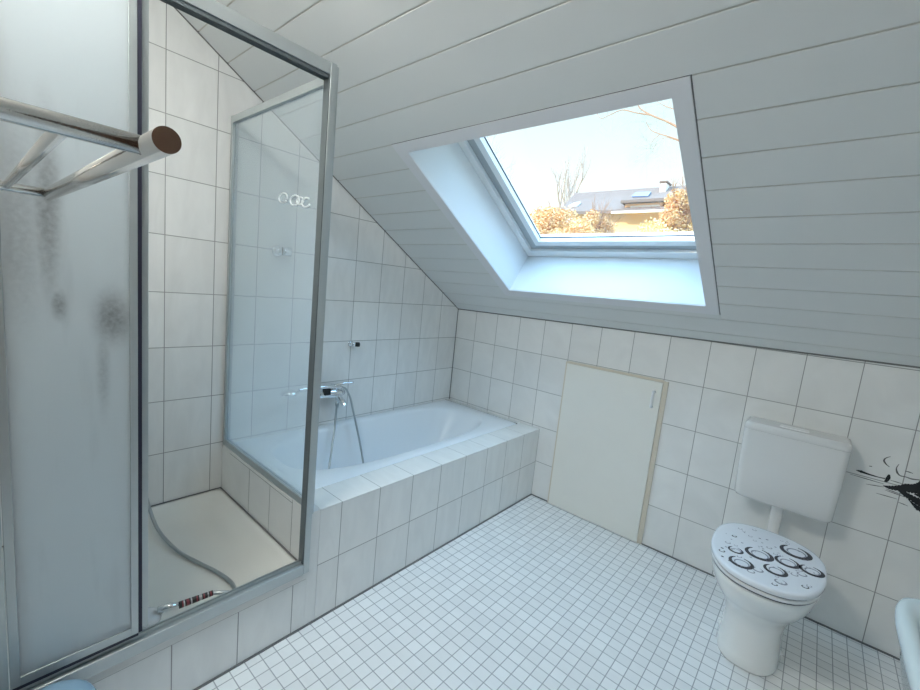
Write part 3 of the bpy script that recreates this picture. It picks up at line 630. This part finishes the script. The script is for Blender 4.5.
roofpatch([(632, 197.5), (648, 197), (651, 193), (636, 193.5)], .06, m_solar, 'solar_panel', rf)
roofpatch([(568, 207.5), (577, 206.8), (581, 203.5), (575, 204)], .08, m_hglass, 'roof_window', rf)
# dormer
d0 = onroof(624, 211); mb = MB(); a = A(625, 204.5, 19.7); b = A(663, 201.5, 19.7); 
mb.box(a.x, b.x, 19.75, 21.5, ze + .02, (a.z + b.z) / 2 - .0); dm = mb.build('dormer', m_hwall, hs_)
mb = MB(); mb.box(a.x - .15, b.x + .25, 19.45, 21.9, (a.z + b.z) / 2, (a.z + b.z) / 2 + .14); mb.build('dormer_roof', m_roof, dm)
w0 = A(630, 209, 19.7); w1 = A(660, 204.5, 19.7); mb = MB(); mb.box(w0.x, w1.x, 19.70, 19.74, w0.z, w1.z); mb.build('dormer_window', m_hwhite, dm)
mb = MB(); c0 = A(659, 194, 21.5); c1 = A(666.5, 182.5, 21.5); mb.box(c0.x, c1.x, 21.5, 22.2, c0.z - .4, c1.z); ch = mb.build('chimney', m_hwhite, hs_)
mb = MB(); mb.box(c0.x - .05, c1.x + .05, 21.45, 22.25, c1.z, c1.z + .08); mb.build('chimney_cap', m_roof, ch)
mb = MB(); g0 = A(611, 213.2, 19.4); g1 = A(677, 209.5, 19.4); mb.box(g0.x, g1.x, 19.38, 19.49, (g0.z + g1.z) / 2 - .05, (g0.z + g1.z) / 2 + .06); mb.build('gutter', m_hwhite, hs_)
for q in ((573, 223, 583, 238), (586, 223, 595, 238), (603, 226, 608, 238)):
    a = A(q[0], q[3], 19.93); b = A(q[2], q[1], 19.93); mb = MB(); mb.box(a.x, b.x, 19.93, 19.985, a.z, b.z); mb.build('window', m_hwhite, hs_)
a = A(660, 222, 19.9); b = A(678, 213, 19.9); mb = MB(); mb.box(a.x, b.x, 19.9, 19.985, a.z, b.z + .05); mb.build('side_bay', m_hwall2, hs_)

def branchy(mb, p, d, L_, r, depth, rs, spread=.55, n=3, mi=0, up=.12):
    pts = [Vector(p)]; dd = Vector(d).normalized()
    for k in range(4):
        dd = (dd + Vector((rs.uniform(-1, 1), rs.uniform(-1, 1), rs.uniform(-1, 1) + up)) * .16).normalized(); pts.append(pts[-1] + dd * L_ / 4)
    mb.tube(pts, [r * (1 - .13 * k) for k in range(5)], 5, mi, cap=False)
    if depth <= 0: return
    for k in range(n):
        f = rs.choice((2, 3, 4)) if k else 4; q = pts[f]
        nd = (dd + Vector((rs.uniform(-1, 1), rs.uniform(-1, 1), rs.uniform(-1, 1) + up)) * spread).normalized()
        branchy(mb, q, nd, L_ * rs.uniform(.6, .8), r * .58, depth - 1, rs, spread, n, 1 if depth <= 2 else mi, up)
def gz(y): return -3.2 + (y - .6) * 4.7 / 15.4 if y < 16 else 1.5 + (y - 16) * 1.5 / 44
def leafball(mb, c, rx, rz, n, s, rs, mi=0):
    for k in range(n):
        a = rs.uniform(0, 2 * PI); b = math.acos(rs.uniform(-1, 1)); q = rs.uniform(.45, 1)
        p = Vector(c) + Vector((rx * q * math.sin(b) * math.cos(a), rx * q * math.sin(b) * math.sin(a), rz * q * math.cos(b)))
        u = Vector((rs.uniform(-1, 1), rs.uniform(-1, 1), rs.uniform(-1, 1))).normalized() * s; w = u.orthogonal().normalized() * s * .7
        mb.add([p - u, p + w, p + u, p - w], [(0, 1, 2, 3)], mi)
def tree(name, u, vtop, y, trunk_r, seed, label, leaves=0, leafmat=m_leaf, bark=m_barkfar, rx=1.2, depth=4, cat='tree', group=None):
    rs = random.Random(seed); top = at_y(u, vtop, y); base = Vector((top.x, y, gz(y))); H = top.z - base.z
    t = thing(name, base, label, cat, group)
    mb = MB(); mb.tube([base, base + Vector((0, 0, H * .25)), base + Vector((.05, 0, H * .5))], [trunk_r, trunk_r * .8, trunk_r * .65], 8)
    tk = mb.build('trunk', bark, t)
    mb = MB()
    for k in range(5):
        a = 2 * PI * k / 5 + rs.random(); p = base + Vector((0, 0, H * (.35 + .04 * k)))
        branchy(mb, p, (math.cos(a) * .35, math.sin(a) * .35, 1), H * .24, trunk_r * .45, depth - 1, rs, .42, 3, 0, .35)
    mb.build('branches', [bark, bark], t)
    if leaves:
        mb = MB()
        for k in range(9):
            c = base + Vector((rs.uniform(-rx, rx) * .7, rs.uniform(-rx, rx) * .5, H * rs.uniform(.5, .88))); leafball(mb, c, rx * .62, rx * .6, leaves // 9, .055, rs)
        mb.build('foliage', leafmat, t)
    return t
tree('bare_tree', 569, 169, 25, .24, 5, 'bare pale tree rising left of the neighbouring roof')
tree('golden_tree', 689, 182, 17, .12, 8, 'golden-leaved tree at the right end of the house', 6500, m_leaf, m_bark, .8)
tree('golden_tree', 552, 208, 16, .10, 11, 'golden shrub tree at the lower left of the skylight view', 6500, m_leaf, m_bark, 1.1)
tree('golden_tree', 601, 204, 17.5, .08, 14, 'sunlit golden tree in front of the house left of its dormer', 3600, m_leaf, m_bark, .7)
def bush(u, vtop, y, rx, seed, mat, label):
    rs = random.Random(seed); top = at_y(u, vtop, y); base = Vector((top.x, y, gz(y))); H = top.z - base.z
    t = thing('bush', base, label, 'bush')
    mb = MB()
    for k in range(6): mb.tube([base, base + Vector((rs.uniform(-.4, .4), rs.uniform(-.3, .3), H * .7))], [.04, .015], 5)
    mb.build('stems', m_bark, t)
    mb = MB()
    for k in range(10): leafball(mb, base + Vector((rs.uniform(-rx, rx), rs.uniform(-.4, .4), H * rs.uniform(.35, .9))), .55, .45, 500, .05, rs)
    mb.build('foliage', mat, t)
bush(672, 221, 14.5, .9, 21, m_hedge, 'ochre bush below the rust-coloured part of the house wall')
bush(566, 213, 14, 1.1, 22, m_leaf, 'golden hedge below the left end of the roof')
bush(625, 231, 15.5, .7, 23, m_hedge, 'low ochre hedge below the middle of the house')

# near tree whose bare boughs cross the upper right of the pane
nt_ = thing('overhanging_tree', (-1.2, 9, gz(9)), 'near bare tree whose boughs cross the upper right of the pane', 'tree')
rs = random.Random(4); mb = MB()
mb.tube([(.9, 9, gz(9)), (.8, 9, 3), (.6, 9, 5.0), (.1, 9, 6.6)], [.22, .18, .13, .08], 10); mb.build('trunk', m_bark, nt_)
mb = MB()
def bough(pix, y, r):
    P = smoothpath([at_y(u, v, y) for u, v in pix], 5); n = len(P); mb.tube(P, [r * (1 - .75 * k / (n - 1)) for k in range(n)], 6, 0, cap=False); return P
for pix, r in (([(720, 160), (700, 146), (683, 131), (668, 122), (651, 115), (640, 108), (636, 99)], .040), ([(651, 115), (637, 113), (622, 110), (610, 115), (600, 118), (595, 106)], .018),
               ([(715, 165), (690, 146), (676, 139), (660, 134), (651, 130), (646, 122)], .022), ([(660, 134), (652, 142), (650, 152)], .008), ([(700, 118), (680, 111), (665, 106), (655, 100)], .018), ([(700, 152), (676, 140), (664, 138), (655, 146), (652, 154)], .010)):
    P = bough(pix, 9, r)
    for k in range(8):
        q = P[rs.randrange(len(P) // 3, len(P))]; branchy(mb, q, (rs.uniform(-1, .2), rs.uniform(-.5, .5), rs.uniform(-1, .7)), .35, .005, 3, rs, .8, 2, 1, 0)
mb.build('boughs', [m_bark, m_twig], nt_)
bt = thing('leaning_tree', (-7.4, 9, gz(9)), 'faint bare tree tips at the upper left of the pane', 'tree')
tp = at_y(494, 168, 9); mb = MB(); mb.tube([(tp.x - .3, 9, gz(9)), (tp.x - .2, 9, 2.4), tp], [.10, .06, .02], 8); mb.build('trunk', m_barkfar, bt)
mb = MB(); rs = random.Random(9)
for k in range(6): branchy(mb, tp - Vector((0, 0, .25 * k)), (rs.uniform(-.6, .6), 0, 1), .6, .012, 3, rs, .6, 3, 1, .2)
mb.build('branches', [m_barkfar, m_twig], bt)

# ------------------------------------------------------------------ light
w = bpy.data.worlds.new('world'); bpy.context.scene.world = w; w.use_nodes = True; nt = w.node_tree; L = nt.links.new
bg = nt.nodes['Background']; tc = nt.nodes.new('ShaderNodeTexCoord'); se_ = nt.nodes.new('ShaderNodeSeparateXYZ'); L(tc.outputs['Generated'], se_.inputs[0])
cr = nt.nodes.new('ShaderNodeValToRGB'); L(se_.outputs['Z'], cr.inputs[0])
SKY = 1.0
els = cr.color_ramp.elements
els[0].position = 0.0; els[0].color = (1.0, 1.0, .98, 1)
els[1].position = .95; els[1].color = (2.5, 4.3, 6.1, 1)
for p, c in ((.14, (1.1, 1.1, 1.08)), (.36, (.80, 1.0, 1.04)), (.45, (.85, 1.05, 1.12)), (.60, (2.4, 4.1, 5.9))):
    e = els.new(p); e.color = (*c, 1)
L(cr.outputs[0], bg.inputs['Color']); bg.inputs['Strength'].default_value = SKY
sun = bpy.data.lights.new('sun', 'SUN'); sun.energy = 5.5; sun.angle = math.radians(1.5); sun.color = (1, .86, .66)
so = bpy.data.objects.new('sun', sun); C.objects.link(so); so.rotation_euler = Vector((.70, .55, -.42)).to_track_quat('-Z', 'Y').to_euler()
# portal at the roof window so that the sky light is sampled well
pl = bpy.data.lights.new('skylight_portal', 'AREA'); pl.shape = 'RECTANGLE'; pl.size = HX1 - HX0; pl.size_y = HS1 - HS0; pl.cycles.is_portal = True
po = bpy.data.objects.new('skylight_portal', pl); C.objects.link(po)
Mz = Matrix((EX, ES, EN)).transposed(); po.matrix_world = Matrix.Translation(LP((HX0 + HX1) / 2, (HS0 + HS1) / 2, .45)) @ Mz.to_4x4()
# fill light added out of view, a glowing panel under the flat ceiling
cl = thing('fill_lamp', (1.15, -2.6, ZT), 'flat rectangular fill light added out of view above the shower door', 'lamp')
ml, nl, bl = new_mat('fill_emission'); bl.inputs['Emission Color'].default_value = (1, .99, .93, 1); bl.inputs['Emission Strength'].default_value = 34; bl.inputs['Base Color'].default_value = (.9, .9, .9, 1)
mb = MB(); mb.box(.87, 1.43, -2.80, -2.39, ZT - .030, ZT - .0005); mb.build('base', m_white, cl, .004)
mb = MB(); mb.box(.90, 1.40, -2.77, -2.42, ZT - .042, ZT - .0305); mb.build('fill_panel', ml, cl, .004)

vs = bpy.context.scene.view_settings; vs.view_transform = 'Standard'; vs.look = 'None'; vs.exposure = 0.3; vs.gamma = 1; vs.use_curve_mapping = False
cy = bpy.context.scene.cycles
cy.max_bounces = 12; cy.diffuse_bounces = 8; cy.glossy_bounces = 5; cy.transparent_max_bounces = 16; cy.sample_clamp_indirect = 6
cy.caustics_reflective = False; cy.caustics_refractive = False
